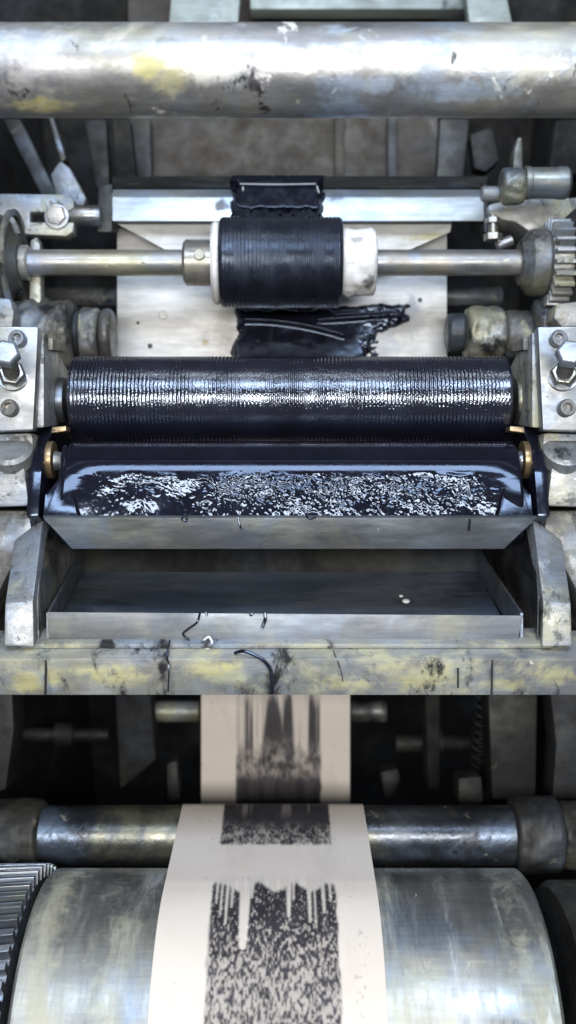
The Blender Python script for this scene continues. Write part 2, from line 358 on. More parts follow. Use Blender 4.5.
t = thing('rear_panel', 'grey brown grimy rear panel below the thick top bar', 'panel', P(282, 190, 1.45))
bm = B(); face_slab(bm, [(128, -60), (438, -60), (438, 250), (128, 250)], 1.45, .012)
obj('sheet', bm, M['panel'], t, bevel=.002)
bm = B(); face_slab(bm, [(250, -30), (470, -30), (470, 9), (250, 9)], 1.40, .03)
obj('top_rail', bm, M['teal'], t, bevel=.003)
bm = B(); face_slab(bm, [(128, 118), (150, 118), (152, 190), (128, 190)], 1.43, .018)
obj('edge_strip', bm, M['castdark'], t, bevel=.002)
for i, (px, mt) in enumerate(((335, 'panel'), (388, 'castdark'))):
    bm = B(); face_slab(bm, [(px, 110), (px+9, 110), (px+9, 250), (px, 250)], 1.435, .014); obj('rib', bm, M[mt], t, bevel=.002)
for pts, d, lab, mt in (
    ([(174, -40), (242, -40), (238, 30), (168, 30)], 1.36, 'pale sheet metal post rising left of centre behind the top bar', 'teal'),
    ([(462, -40), (500, -40), (514, 30), (470, 30)], 1.36, 'pale sheet metal post rising right of centre behind the top bar', 'teal'),
    ([(2, 118), (20, 118), (60, 200), (46, 205)], 1.34, 'thin slanted grey strut at the far left under the top bar', 'castdark'),
    ([(50, 174), (60, 160), (70, 168), (86, 198), (84, 206), (58, 205)], 1.27, 'pale worn lug behind the slotted lever', 'castlight'),
    ([(48, 116), (53, 116), (66, 158), (61, 164)], 1.29, 'thin dark rod shaped strut running up from the pale lug', 'cast'),
    ([(84, 120), (106, 118), (110, 186), (96, 190)], 1.36, 'black slanted plate between the pale lug and the strap', 'baydark'),
    ([(470, 134), (492, 126), (500, 160), (486, 172), (474, 168)], 1.33, 'dark rounded lump between the right strap and the narrow lug', 'baydark'),
    ([(112, 118), (130, 118), (138, 190), (116, 190)], 1.33, 'dark upright strap left of the grey brown rear panel', 'void'),
    ([(440, 118), (470, 118), (462, 190), (436, 190)], 1.34, 'dark upright strap right of the grey brown rear panel', 'castdark'),
    ([(514, 152), (518, 137), (522, 137), (523, 172), (513, 172)], 1.22, 'small narrow grey lug above the grease fitting', 'cast'),
    ([(556, 120), (590, 118), (590, 175), (548, 175)], 1.28, 'dark slanted strut in the upper right corner', 'void')):
    bm = B(); face_slab(bm, pts, d, .025)
    tag(obj('strut', bm, M[mt], bevel=.004), lab, 'strut')

# ------------------------------------------------------------------ upper scraper, ink plate
sc = thing('scraper_blade', 'long polished blade with a black ink block at its middle, above the small roller', 'blade', P(298, 222, 1.17))
bm = B(); add_prism(bm, [P(112, 189, 1.175), P(112, 197, 1.165), P(112, 221, 1.16), P(112, 222, 1.18)],
                    [P(484, 189, 1.175), P(484, 197, 1.165), P(484, 221, 1.16), P(484, 222, 1.18)])
obj('blade_face', bm, M['blade'], sc, bevel=.0015)
bm = B(); add_prism(bm, [P(112, 176, 1.24), P(112, 188, 1.176), P(112, 192, 1.185), P(112, 190, 1.25)],
                    [P(488, 176, 1.24), P(486, 188, 1.176), P(486, 192, 1.185), P(488, 190, 1.25)])
obj('blade_cap', bm, M['castdark'], sc, bevel=.001)
for a, b in ((98, 112.6), (483.5, 488)):
    bm = B(); pprism(bm, [(184, 1.17), (232, 1.165), (232, 1.26), (184, 1.26)], XX(a, 1.17), XX(b, 1.17)); obj('end_plate', bm, M['castdark'], sc, bevel=.002)
# ink clinging to the middle of the blade
nx, ny = 120, 60
gx = np.linspace(222, 338, nx); gy = np.linspace(170, 230, ny); GX, GY = np.meshgrid(gx, gy, indexing='ij')
def blob(name, GX, GY, h, depth, mat, parent, lift=.02):
    """a mound of ink with height h over a face seen at the given depth"""
    keep = h > 0
    bm = B(); V = {}
    nrm = Vector((0, -CT, ST))
    for i in range(GX.shape[0]):
        for j in range(GX.shape[1]):
            V[i, j] = P(GX[i, j], GY[i, j], depth[i, j] if hasattr(depth, 'shape') else depth) + nrm*float(max(h[i, j], -.0012))
    vs = {}
    def g(i, j):
        if (i, j) not in vs: vs[i, j] = bm.verts.new(V[i, j])
        return vs[i, j]
    for i in range(GX.shape[0]-1):
        for j in range(GX.shape[1]-1):
            if keep[i, j] or keep[i+1, j] or keep[i, j+1] or keep[i+1, j+1]:
                bm.faces.new((g(i, j), g(i+1, j), g(i+1, j+1), g(i, j+1)))
    return obj(name, bm, mat, parent, smooth=0)
edge = np.minimum.reduce([GX-232+8*(fbm(GX/7, GY/7, 5)-.5), 323-GX+8*(fbm(GX/7, GY/7, 6)-.5), GY-176, 219-GY+6*(fbm(GX/9, GY/9, 8)-.5)])
h = (.004 + .021*np.clip((GY-176)/43, 0, 1))*np.clip(edge/6, -1, 1) + .0006*(fbm(GX/14, GY/14, 9, 2)-.5)
blob('ink_block', GX, GY, h, 1.163, M['ink_wet'], sc)
for (a, b, c, d) in ((240, 184, 316, 184), (243, 187, 243, 191), (317, 186, 319, 193), (317, 198, 319, 208)):
    bm = B(); add_tube(bm, spline([P(a, b, 1.150), P((a+c)/2, (b+d)/2+.5, 1.1495), P(c, d, 1.150)], 6), .0009); obj('ink_glint', bm, M['whitecollar'], sc)  # white tubes stand in for glints on the black ink

pl = thing('ink_plate', 'white smeared ink plate behind the small roller with a black ink puddle', 'plate', P(282, 400, 1.215))
bm = B(); face_slab(bm, [(117, 226), (447, 226), (447, 400), (117, 400)], 1.215, .008)
obj('plate_sheet', bm, M['plate'], pl, bevel=.001)
bm = B(); add_prism(bm, [P(112, 221, 1.185), P(196, 266, 1.185), P(372, 266, 1.185), P(450, 232, 1.185), P(452, 221, 1.185)],
                    [P(112, 221, 1.188), P(196, 266, 1.188), P(372, 266, 1.188), P(450, 232, 1.188), P(452, 221, 1.188)])
obj('funnel_sheet', bm, M['plate'], pl)
for px, py, rr in ((163, 315, 4.5), (150, 346, 2.5), (138, 323, 1.6), (420, 300, 2.2)):
    bm = B(); c = P(px, py, 1.2148); add_cyl(bm, c, c + Vector((0, -CT, ST))*.0012, rr*.0012, seg=16, ch=.0003)
    obj('screw', bm, M['screw' if rr > 4 else 'castdark'], pl)
nx, ny = 230, 90
gx = np.linspace(222, 425, nx); gy = np.linspace(298, 372, ny); GX, GY = np.meshgrid(gx, gy, indexing='ij')
n1 = fbm(GX/14, GY/12, 31); n2 = fbm(GX/5, GY/5, 33)
left = 238 + 14*(n1-.5) - 6*sst(330, 350, GY)
right = 372 + 34*sst(330, 308, GY)*1 + 22*(fbm(GX/9, GY/6, 36, 3)-.5) + 26*np.exp(-((GY-322)/9)**2)
topb = 306 + 10*(n1-.5) - 3*sst(330, 400, GX)
edge = np.minimum.reduce([GX-left, right-GX, GY-topb])
rag = sst(350, 385, GX)
h = .005*np.clip(edge/5, -1, 1) + rag*.006*(fbm(GX/8, GY/6, 35, 3)-.60) + .0004*(fbm(GX/14, GY/8, 41, 2)-.5) + .0065*np.clip((GY-306)/54, 0, 1)*sst(0, 8, edge)
def ridge(px0, py0, px1, py1, bow):
    t = np.clip((GX-px0)/(px1-px0), 0, 1); yy = py0 + (py1-py0)*t**2.0 + bow*t*(1-t)
    ins = (GX > px0-2) & (GX < px1+2)
    return .0055*np.exp(-((GY-yy)/2.4)**2)*ins
h = np.where(h > 0, h + ridge(240, 321, 342, 336, -3) + ridge(318, 321, 398, 316, -6), h)
blob('ink_puddle', GX, GY, h, 1.2145, M['ink_wet'], pl)

# ------------------------------------------------------------------ small inked roller on its shaft
ys, zs, rs = fit(249.5, 276, 1.12); _, _, rsl = fit(221, 312, 1.12)
ro = thing('ink_roller', 'short black inked roller with a white collar on a long thin shaft', 'roller', (0, ys, zs-rsl))
bm = B(); rod(bm, XX(10, 1.12), XX(532, 1.12), ys, zs, rs, 40); obj('shaft', bm, M['shaft'], ro)
def r_grid(name, x0, x1, nx, cy, cz, rf, mat, parent, nt=160, endr=.6):
    xs = np.linspace(x0, x1, nx); th = np.linspace(0, 2*np.pi, nt, endpoint=False)
    X, T = np.meshgrid(xs, th, indexing='ij'); R = rf(X, T)
    co = np.stack([X, cy - R*np.cos(T), cz + R*np.sin(T)], -1).reshape(-1, 3)
    f = []
    for i in range(nx-1):
        for k in range(nt):
            k2 = (k+1) % nt
            f.append((i*nt+k, (i+1)*nt+k, (i+1)*nt+k2, i*nt+k2))
    c0 = len(co); co = np.vstack([co, [[x0, cy, cz], [x1, cy, cz]]])
    for k in range(nt):
        k2 = (k+1) % nt
        f.append((c0, k, k2)); f.append((c0+1, (nx-1)*nt+k2, (nx-1)*nt+k))
    me = bpy.data.meshes.new(name); me.from_pydata(co.tolist(), [], f)
    return finish(name, me, mat, parent, 50)
def ends(X, x0, x1, w=.004, a=.004):
    e = np.minimum(X-x0, x1-X); return -a*(1-np.sqrt(np.clip(1-(1-np.clip(e/w, 0, 1))**2, 0, 1)))
xa, xb = XX(218.5, 1.09), XX(343, 1.09)
r_grid('ink_sleeve', xa, xb, 150, ys, zs, lambda X, T: rsl + ends(X, xa, xb, .005, .004) + (.0008*(fbm(X*50+np.sin(T)*1.5, np.cos(T)*1.5+9, 51, 2)-.5))
       + .0003*np.sin(X*2*np.pi/.0042)*sst(xa, xb, X), M['ink_small'], ro)
bm = B(); rod(bm, XX(183, 1.11), XX(214, 1.11), ys, zs, fit(243, 290, 1.12)[2], 40, .003); obj('collar', bm, M['shaft'], ro)
bm = B(); rod(bm, XX(211.5, 1.1), XX(220, 1.1), ys, zs, rsl*.93, 48, .003); obj('white_rim', bm, M['whitecollar'], ro)
def rw(X, T): return fit(234, 303, 1.12)[2] + ends(X, XX(340, 1.1), XX(377, 1.1), .008, .006) + .010*(fbm(X*60, np.sin(T)*2+np.cos(T)+5, 61)-.5)
r_grid('collar', XX(340, 1.1), XX(377, 1.1), 40, ys, zs, rw, M['whitecollar'], ro, 64)
c = P(199, 254, 1.09)
bm = B(); add_cyl(bm, c + Vector((0, .012, -.004)), c - Vector((0, .001, 0)), .006, seg=16); obj('grub_screw', bm, M['castlight'], ro)

# right end of the shaft: disc, toothed wheel, flange
gw = thing('gear_wheel', 'small toothed wheel with a smooth disc on the right end of the thin shaft', 'gear', P(550, 310, 1.12))
bm = B(); add_lathe(bm, [(XX(519, 1.12), 0), (XX(519, 1.12), .024), (XX(521, 1.12), .026), (XX(528, 1.12), .0355), (XX(533, 1.12), .037), (XX(543, 1.12), .037), (XX(547, 1.12), .033), (XX(547, 1.12), 0)], ys, zs, 56)
obj('disc', bm, M['cast'], gw)
bm = B(); add_gear(bm, XX(546.5, 1.12), XX(566, 1.12), ys, zs,   .036, .0475, 23, .025, 0, .46); obj('tooth_ring', bm, M['castlight'], gw, bevel=.0008)
bm = B(); rod(bm, XX(566.5, 1.12), XX(600, 1.12), ys, zs, .058, 64, .006); obj('flange', bm, M['castdark'], gw)

# left end of the shaft
hb = thing('hub_flange', 'dark greasy round hub at the left end of the thin shaft', 'hub', P(5, 310, 1.12))
bm = B(); add_lathe(bm, [(XX(-40, 1.12), 0), (XX(-40, 1.12), .054), (XX(-6, 1.12), .056), (XX(8, 1.12), .050), (XX(14, 1.12), .034), (XX(22, 1.12), .028), (XX(22, 1.12), 0)], ys, zs, 72)
obj('disc', bm, M['castdark'], hb)
bm = B(); add_lathe(bm, [(XX(13.5, 1.12), .050), (XX(13.5, 1.12), .057), (XX(18, 1.12), .058), (XX(18, 1.12), .051), (XX(13.5, 1.12), .050)], ys, zs, 72); obj('ring', bm, M['cast'], hb)
bm = B(); rod(bm, XX(18, 1.12), XX(30, 1.12), ys, zs, .0195, 32, .002); obj('bush', bm, M['castlight'], hb)

# slotted lever, upper left
lv = thing('slotted_lever', 'grey slotted lever with a bolt and round pin, left of the polished blade', 'lever', P(40, 236, 1.15))
bm = B()
face_slab(bm, [(-30, 193), (70, 194), (74, 200), (74, 212), (30, 212), (30, 222), (74, 222), (73, 232), (66, 236), (20, 234), (-30, 232)], 1.15, .022); obj('arm', bm, M['castlight'], lv, bevel=.0025)
bm = B(); face_slab(bm, [(26, 208), (75, 208), (75, 226), (26, 226)], 1.165, .01); obj('slot_floor', bm, M['void'], lv)
c = P(57, 217, 1.15)
bm = B(); add_cyl(bm, c + Vector((0, .02, 0)), c + Vector((0, -.009, .003)), .0125, .0115, 6); add_cyl(bm, c + Vector((0, .0, 0)), c + Vector((0, -.003, .001)), .0145, seg=24); obj('bolt', bm, M['screw'], lv, bevel=.001)
y1, z1, r1 = fit(205, 227, 1.16)
bm = B(); add_lathe(bm, [(XX(70, 1.16), 0), (XX(70, 1.16), r1*.85), (XX(76, 1.16), r1), (XX(97, 1.16), r1), (XX(101, 1.16), r1*.85), (XX(101, 1.16), 0)], y1, z1, 32); obj('pin', bm, M['screw'], lv)

# castings under the shaft, left and right
bl = thing('bearing_housing', 'greasy grey cast bearing housing left of the white ink plate', 'bearing', P(60, 365, 1.14))
y2, z2, r2 = fit(300, 372, 1.15)
def lump(name, x0, x1, cy, cz, r, amp, mat, parent, seed, nt=64, nx=40, flare=0):
    return r_grid(name, x0, x1, nx, cy, cz, lambda X, T: r + ends(X, x0, x1, .007, .006) + amp*(fbm(X*70+np.cos(T)*2+20, np.sin(T)*3+9, seed)-.5) + flare*sst(x1-(x1-x0)*.35, x1, X), mat, parent, nt)
lump('body', XX(-30, 1.15), XX(76, 1.15), y2, z2, r2, .012, M['cast'], bl, 71)
lump('neck', XX(76, 1.15), XX(82, 1.15), y2, z2, r2*.72, .004, M['castdark'], bl, 72)
y3, z3, r3 = fit(307, 366, 1.16)
lump('sleeve', XX(81, 1.16), XX(101, 1.16), y3, z3, r3, .005, M['cast'], bl, 73)
lump('end_cap', XX(102, 1.16), XX(114, 1.16), y3, z3, r3*.94, .003, M['cast'], bl, 74)
bm = B(); face_slab(bm, [(30, 240), (37, 236), (40, 245), (41, 300), (34, 312), (29, 300)], 1.13, .02); obj('rib', bm, M['castlight'], bl, bevel=.003)
bm = B(); face_slab(bm, [(-20, 296), (10, 298), (14, 312), (12, 330), (-20, 332)], 1.08, .03); obj('lug', bm, M['castlight'], bl, bevel=.004)
br = thing('bearing_housing', 'greasy grey cast bearing housing right of the white ink plate', 'bearing', P(500, 365, 1.15))
y4, z4, r4 = fit(313, 352, 1.17)
lump('neck', XX(446, 1.17), XX(466, 1.17), y4, z4, r4, .002, M['castdark'], br, 75)
y5, z5, r5 = fit(307, 362, 1.16)
lump('sleeve', XX(465, 1.16), XX(503, 1.16), y5, z5, r5, .006, M['cast'], br, 76)
lump('end_cap', XX(503, 1.16), XX(530, 1.16), y5, z5, r5*.86, .006, M['cast'], br, 77)
lump('body', XX(530, 1.17), XX(620, 1.17), y5, z5, r5*1.25, .012, M['cast'], br, 78)
bm = B(); face_slab(bm, [(556, 303), (600, 298), (600, 326), (562, 328), (553, 318)], 1.06, .04); obj('lug', bm, M['castlight'], br, bevel=.006)
for a, b, lab in ((30, 122, 'thin dim rod behind the left bearing housing'), (440, 502, 'thin dim rod behind the right bearing housing')):
    y6, z6, r6 = fit(287, 306, 1.30); bm = B(); rod(bm, XX(a-70, 1.3), XX(b, 1.3), y6, z6, r6, 32)
    tag(obj('cross_rod', bm, M['cast']), lab, 'rod')

# grease fitting upper right
gf = thing('grease_fitting', 'grimy cylindrical fitting with a bright barrel at the upper right', 'fitting', P(530, 205, 1.10))
y7, z7, r7 = fit(166, 200, 1.10)
bm = B(); add_lathe(bm, [(XX(524, 1.1), 0), (XX(524, 1.1), r7), (XX(529, 1.1), r7), (XX(530, 1.1), r7*.93), (XX(556, 1.1), r7*.95), (XX(558, 1.1), r7), (XX(566, 1.1), r7*.98), (XX(569, 1.1), r7*.8), (XX(569, 1.1), 0)], y7, z7, 40); obj('barrel', bm, M['steelbright'], gf)
lump('knob', XX(500, 1.1), XX(525, 1.1), y7-.002, z7-.003, r7*1.08, .006, M['cast'], gf, 81)
bm = B(); rod(bm, XX(480, 1.12), XX(503, 1.12), y7+.01, z7-.012, .0085, 24); obj('neck', bm, M['castlight'], gf)
bm = B(); face_slab(bm, [(488, 203), (520, 198), (590, 196), (590, 232), (530, 232), (515, 222), (490, 218)], 1.15, .05); obj('mount', bm, M['beam'], gf, bevel=.006)
bm = B(); add_cyl(bm, P(493, 216, 1.11), P(493, 234, 1.11), .0052, seg=16); add_cyl(bm, P(493, 218, 1.11), P(493, 224, 1.11), .0085, seg=6); add_cyl(bm, P(493, 234, 1.11), P(493, 241, 1.11), .0105, seg=6); obj('bolt', bm, M['screw'], gf, bevel=.0006)
bm = B(); add_cyl(bm, P(497, 246, 1.12), P(512, 240, 1.12), .006, seg=12); obj('stud', bm, M['screw'], gf)

# ------------------------------------------------------------------ main roller
ym, zm, rm = fit(356.5, 444, 1.0)
mr = thing('ink_roller', 'long black ringed ink roller between the two bolted bearing blocks', 'roller', (0, ym, zm-rm))
x0, x1 = XX(67, .962), XX(513, .962)
r_grid('ink_sleeve', x0, x1, 600, ym, zm, lambda X, T: rm + ends(X, x0, x1, .003, .003) + .00028*np.sin(X*2*np.pi/.0037 + 3*vnoise(X*30, X*0, 3)) + .0004*(fbm(X*25, np.sin(T)+3, 91, 2)-.5), M['ink_ring'], mr, 128)
for s, a, b in ((-1, 54, 66.8), (1, 513.2, 526)):
    _, _, rj = fit(378, 428, 1.0)
    xa, xb = XX(a, 1.0), XX(b, 1.0)
    bm = B(); add_lathe(bm, [(xa, 0), (xa, rj*.93), (xa+.003, rj), (xa+.005, rj), (xa+.006, rj*.93), (xb-.002, rj*.93), (xb, rj*.9), (xb, 0)], ym, zm, 48); obj('journal', bm, M['idler'], mr)
    bm = B(); rod(bm, xa-.05 if s < 0 else xb-.001, xa+.001 if s < 0 else xb+.05, ym, zm, rj*.55, 32); obj('axle', bm, M['screw'], mr)

# ------------------------------------------------------------------ fountain roller (wet) and trough
yf, zf, rf0 = fit(441, 524, .955)
fx0, fx1 = XX(62, .915), XX(522, .915)
def rfount(X, T):
    Tm = np.where(T > np.pi, T-2*np.pi, T)
    e = np.minimum(X-fx0, fx1-X)
    t0 = math.radians(26.5)
    base = np.where((Tm < t0) & (Tm > math.radians(-22)), rf0/np.cos(np.clip(Tm-t0, -.9, 0)), rf0)
    base = np.where(Tm <= math.radians(-22), rf0 + (rf0/math.cos(math.radians(46.5))-rf0)*sst(math.radians(-95), math.radians(-22), Tm), base)
    a = sst(math.radians(33), math.radians(24), Tm + .16*(fbm(X*25, T*0, 13)-.5)) * sst(math.radians(-80), math.radians(-40), Tm)
    a = a * sst(.006, .05, e + .02*(fbm(X*0+3, Tm*6, 14)-.5))
    Q = Tm*rf0
    wx = X + .010*(fbm(X*60, Q*60, 17)-.5); wy = Q + .010*(fbm(X*60+7, Q*60+3, 19)-.5)
    c1 = fbm(wx*210 + wy*90, wy*280 - wx*50, 23, 3)
    c2 = 1-np.abs(2*fbm(wx*190, wy*260 + wx*90, 29, 3)-1)*2
    big = fbm(X*15, Q*40, 37, 2)
    A = .0008 + .0009*sst(.38, .62, big)
    swell = .0040*(fbm(X*32, Q*45, 43, 2)-.5)
    return base + ends(X, fx0, fx1, .004, .003) + .010*np.exp(-(e/.020)**2) * sst(math.radians(50), math.radians(-10), Tm) + a*(swell + (.62*A*(c1*.8 + c2*.5 - .6)))
fr = tag(r_grid('fountain_roller', fx0, fx1, 900, yf, zf, rfount, M['ink_pool'], None, 480),
         'wet black ink roller with a crinkled glistening ink coat, under the ringed roller', 'roller')

tr = thing('ink_trough', 'grey steel ink trough lip under the glistening wet roller', 'trough', P(290, 550, .90))
bm = B(); add_prism(bm, [P(43, 515.5, .898), P(43, 518, .894), P(72, 549, .902), P(72, 549, .925), P(43, 515.5, .903)],
                    [P(537, 515.5, .898), P(537, 518, .894), P(504, 549, .902), P(504, 549, .925), P(537, 515.5, .903)])
obj('front_lip', bm, M['steel'], tr, bevel=.0012)
bm = B(); add_prism(bm, [P(44, 519, .926), P(72, 548, .926), P(50, 540, 1.06), P(50, 532, 1.06)], [P(536, 519, .926), P(504, 548, .926), P(530, 540, 1.06), P(530, 532, 1.06)])
obj('trough_floor', bm, M['ink_dry'], tr)
for s in (-1, 1):
    x = s*.232
    bm = B(); pprism(bm, [(432, 1.0), (425, .975), (440, .945), (470, .918), (516, .906), (530, .95), (520, 1.05), (440, 1.06)], x - .006, x + .006)
    obj('end_plate', bm, M['ink_wet'], tr, bevel=.003)
    m_ = lambda px: 288 + s*(288-px)
    bm = B(); face_slab(bm, [(m_(a), b, c) for a, b, c in ((61, 446, .945), (66, 444, .945), (70, 470, .925), (75, 500, .905), (80, 517, .900), (42, 517, .900), (45, 494, .905), (57, 480, .915))], .9, .045); obj('ink_bank', bm, M['ink_wet'], tr, bevel=.006, smooth=60)

for s, lab in ((-1, 'worn brass bush at the left end of the glistening wet roller'), (1, 'worn brass bush at the right end of the glistening wet roller')):
    bt = thing('brass_bush', lab, 'bush', P(288+s*238, 478, .955))
    yb, zb, rb = fit(440, 478, .945)
    xi, xo = s*.2265, s*.2205
    bm = B(); add_lathe(bm, [(min(xi, xo), rb*.35), (min(xi, xo), rb), (max(xi, xo), rb), (max(xi, xo), rb*.35), (min(xi, xo), rb*.35)], yb, zb-.001, 40); obj('ring', bm, M['brass'], bt, bevel=.001)
    bm = B(); add_cyl(bm, Vector((s*.219, yb-.006, zb)), Vector((s*.212, yb-.006, zb)), .010, .008, 16); obj('screw', bm, M['screw'], bt)
    bm = B(); face_slab(bm, [(288+s*222, 426), (288+s*236, 427), (288+s*237, 433), (288+s*222, 431)], .945, .02); obj('tab', bm, M['brass'], bt, bevel=.001)

# ------------------------------------------------------------------ bearing blocks
def block(s, lab):
    q = lambda px: 288 + s*(288-px) if s > 0 else px
    t = thing('bearing_block', lab, 'bearing', P(q(5), 430, .92))
    def sl(pts, d, th): bm = B(); return face_slab(bm, [(q(a), *r_) for a, *r_ in pts], d, th)
    obj('face_plate', sl([(-25, 326), (38, 327), (33, 430), (-25, 432)], .92, .016), M['steelbright'], t, bevel=.0015)
    bm = B(); a = s*.2285; b = s*.30
    pprism(bm, [(332, .937), (428, .937), (424, 1.045), (372, 1.045), (338, .965)], min(a, b), max(a, b)); obj('body', bm, M['castlight'], t, bevel=.003)
    bm = B(); pprism(bm, [(338, .95), (350, .95), (352, 1.0), (344, 1.0)], min(s*.2235, s*.2284), max(s*.2235, s*.2284)); obj('key', bm, M['cast'], t, bevel=.001)
    n = Vector((0, -CT, ST))
    for px, py in ((19, 340), (11, 409)):
        c = P(q(px), py, .92)
        bm = B(); add_lathe_axis(bm, c, (n + Vector((s*.12, 0, .12))).normalized(), [(-.002, .0), (-.002, .0080), (.006, .0080), (.0072, .0070), (.0072, .0046), (.0025, .0042), (.0025, 0)], 20); obj('socket_screw', bm, M['screw'], t)
    c0, c1 = P(q(13), 377, .92), P(q(6), 353, .868)
    ax = (c1-c0).normalized()
    bm = B(); add_cyl(bm, c0 - ax*.004, c0 + ax*.012, .0130, .0130, 6, .002); nut = obj('hex_nut', bm, M['screw'], t, bevel=.0008)
    bm = B(); add_lathe_axis(bm, c0, ax, [(0, 0), (0, .0140), (.0025, .0140), (.0025, 0)], 24); obj('washer', bm, M['screw'], t)
    bm = B(); add_lathe_axis(bm, c0, ax, [(0, 0)] + [(.012+.0009*k, .0070 + (.0007 if k % 2 else 0)) for k in range(46)] + [((c1-c0).length, 0)], 16); stud = obj('bolt', bm, M['screw'], t)
    bm = B(); add_cyl(bm, c1 - ax*.008, c1 + ax*.004, .0130, .0122, 6, .002); obj('bolt_head', bm, M['zinc'], stud, bevel=.001)
    return t
def add_lathe_axis(bm, c, ax, prof, seg):
    u = ax.orthogonal().normalized(); v = ax.cross(u); rings = []
    for tt, r in prof:
        p = c + ax*tt
        rings.append([bm.verts.new(p)] if r <= 0 else [bm.verts.new(p + (u*math.cos(2*math.pi*k/seg)+v*math.sin(2*math.pi*k/seg))*r) for k in range(seg)])
    for a, b in zip(rings, rings[1:]):
        for k in range(seg):
            k2 = (k+1) % seg
            if len(a) == 1: bm.faces.new((a[0], b[k], b[k2]))
            elif len(b) == 1: bm.faces.new((a[k], b[0], a[k2]))
            else: bm.faces.new((a[k], b[k], b[k2], a[k2]))
    return bm
block(-1, 'steel bearing block with two socket screws and a hex bolt, left end of ringed roller')
block(1, 'steel bearing block with two socket screws and a hex bolt, right end of ringed roller')

# stepped frame castings under the blocks, and the sloped brackets
for s, lab, lab2 in ((-1, 'stepped pale casting below the left bearing block', 'sloped grey bracket at the left end of the drip tray'),
                     (1, 'stepped pale casting below the right bearing block', 'sloped grey bracket at the right end of the drip tray')):
    q = lambda px: 288 + s*(288-px) if s > 0 else px
    def sl(pts, d, th):
        bm = B(); return face_slab(bm, [(q(a), *r_) for a, *r_ in pts], d, th)
    t = thing('frame_casting', lab, 'casting', P(q(5), 545, .93))
    obj('upper_step', sl([(-30, 434), (33, 432), (34, 450), (30, 461), (-30, 462)], .935, .10), M['castlight'], t, bevel=.006)
    bm = B(); add_lathe_axis(bm, P(q(12), 452, .934), Vector((0, -.5, .86)).normalized(), [(-.01, 0), (-.01, .020), (.003, .020), (.006, .016), (.006, 0)], 32); obj('boss', bm, M['castlight'], t)
    obj('lower_step', sl([(-30, 464), (24, 464), (29, 506), (-30, 508)], .928, .10), M['castlight'], t, bevel=.003)
    obj('inner_web', sl([(20, 440), (42, 440), (50, 520), (30, 520)], .95, .09), M['cast'], t, bevel=.003)
    obj('foot', sl([(-30, 510), (30, 510), (34, 548), (18, 556), (-30, 650)], .94, .12), M['cast'], t, bevel=.006)
    t = thing('support_bracket', lab2, 'bracket', P(q(20), 646, .875))
    Lf = [(14, 541, .935), (5, 604, .876), (4, 646, .870), (8, 646, .99), (18, 552, 1.03)]
    Rt = [(43, 519, .925), (33, 602, .878), (34, 647, .872), (50, 640, 1.0), (74, 600, 1.07), (80, 548, 1.075), (62, 512, .98)]
    Lf = [(14, 541, .935), (5, 604, .876), (4, 646, .870), (20, 640, 1.0), (34, 600, 1.07), (36, 548, 1.075), (24, 530, 1.0)]
    bm = B(); add_prism(bm, [P(q(a), b, c) for a, b, c in Lf], [P(q(a), b, c) for a, b, c in Rt]); obj('web', bm, M['castlight'], t, bevel=.002)
    bm = B(); add_prism(bm, [P(q(a), b, c) for a, b, c in [(42.2, 524, .935), (36.5, 598, .89), (37.5, 640, .884), (52, 632, 1.0), (76, 596, 1.06), (81, 556, 1.065), (64, 516, .985)]],
                        [P(q(a), b, c) for a, b, c in [(43.6, 524, .935), (38, 598, .89), (39, 640, .884), (54, 632, 1.0), (78, 596, 1.06), (83, 556, 1.065), (66, 516, .985)]]); obj('inked_lining', bm, M['lining' if s > 0 else 'cast'], t, bevel=.0004)

# ------------------------------------------------------------------ drip tray
ty = thing('drip_tray', 'shallow bare steel drip tray under the ink trough with ink threads on its lip', 'tray', P(285, 650, .885))
bm = B(); add_prism(bm, [P(47, 612, .885), P(49, 638, .886), P(49, 638, .889), P(47, 612, .888)], [P(523, 615.5, .885), P(516, 651, .886), P(516, 651, .889), P(523, 615.5, .888)])
obj('front_lip', bm, M['traylip'], ty, bevel=.0006)
bm = B(); add_prism(bm, [P(50, 637, .8895), P(50, 640, .8895), P(84, 575, 1.083), P(84, 572, 1.083)], [P(517, 648, .8895), P(517, 651, .8895), P(478, 575, 1.083), P(478, 572, 1.083)])
M['tray'] = metal('oily_tray_steel', (.10, .13, .19), (.18, .21, .27), .4, (.30, .46), [(GRM, 9, .50, .68, (.35, 1, 1), .3, .3), ((.30, .28, .24), 12, .6, .75, (.3, 1, 1), .4, .5)], .15, 70, (.3, 1, 1), tint=.12)
obj('floor_sheet', bm, M['tray'], ty)
for a, b, c_, d_ in ((46.5, 49, 81, 83.5), (520.5, 523, 478, 480.5)):
    bm = B(); add_prism(bm, [P(a, 613, .889), P(a, 646, .889), P(c_, 575, 1.083), P(c_, 550, 1.083)], [P(b, 613, .889), P(b, 646, .889), P(d_, 575, 1.083), P(d_, 550, 1.083)]); obj('side_wall', bm, M['steel'], ty)
bm = B(); face_slab(bm, [(80, 546), (482, 546), (482, 580), (80, 580)], 1.085, .004); obj('back_wall', bm, M['void'], ty)
def strand(parent, pts, r=.0011, mat='ink_wet'):
    bm = B(); add_tube(bm, spline([P(*p) for p in pts], 10), r, 8); obj('ink_thread', bm, M[mat], parent)
strand(ty, [(200, 612, .884), (197, 622, .8835), (188, 629, .8835), (183, 634, .8835), (189, 640, .8835)], .0009)
strand(ty, [(265, 613, .884), (265, 620, .8835), (262, 628, .8835)], .0015)
strand(ty, [(250, 612, .884), (251, 615, .8835), (253, 612, .884)], .0012)
strand(ty, [(206, 612, .884), (207, 616, .8835)], .0010)
bm = B(); add_tube(bm, spline([P(204, 640, .880), P(209, 637, .879), P(212, 643, .879), P(208, 648, .880), P(204, 646, .880)], 8), .0010, 8)
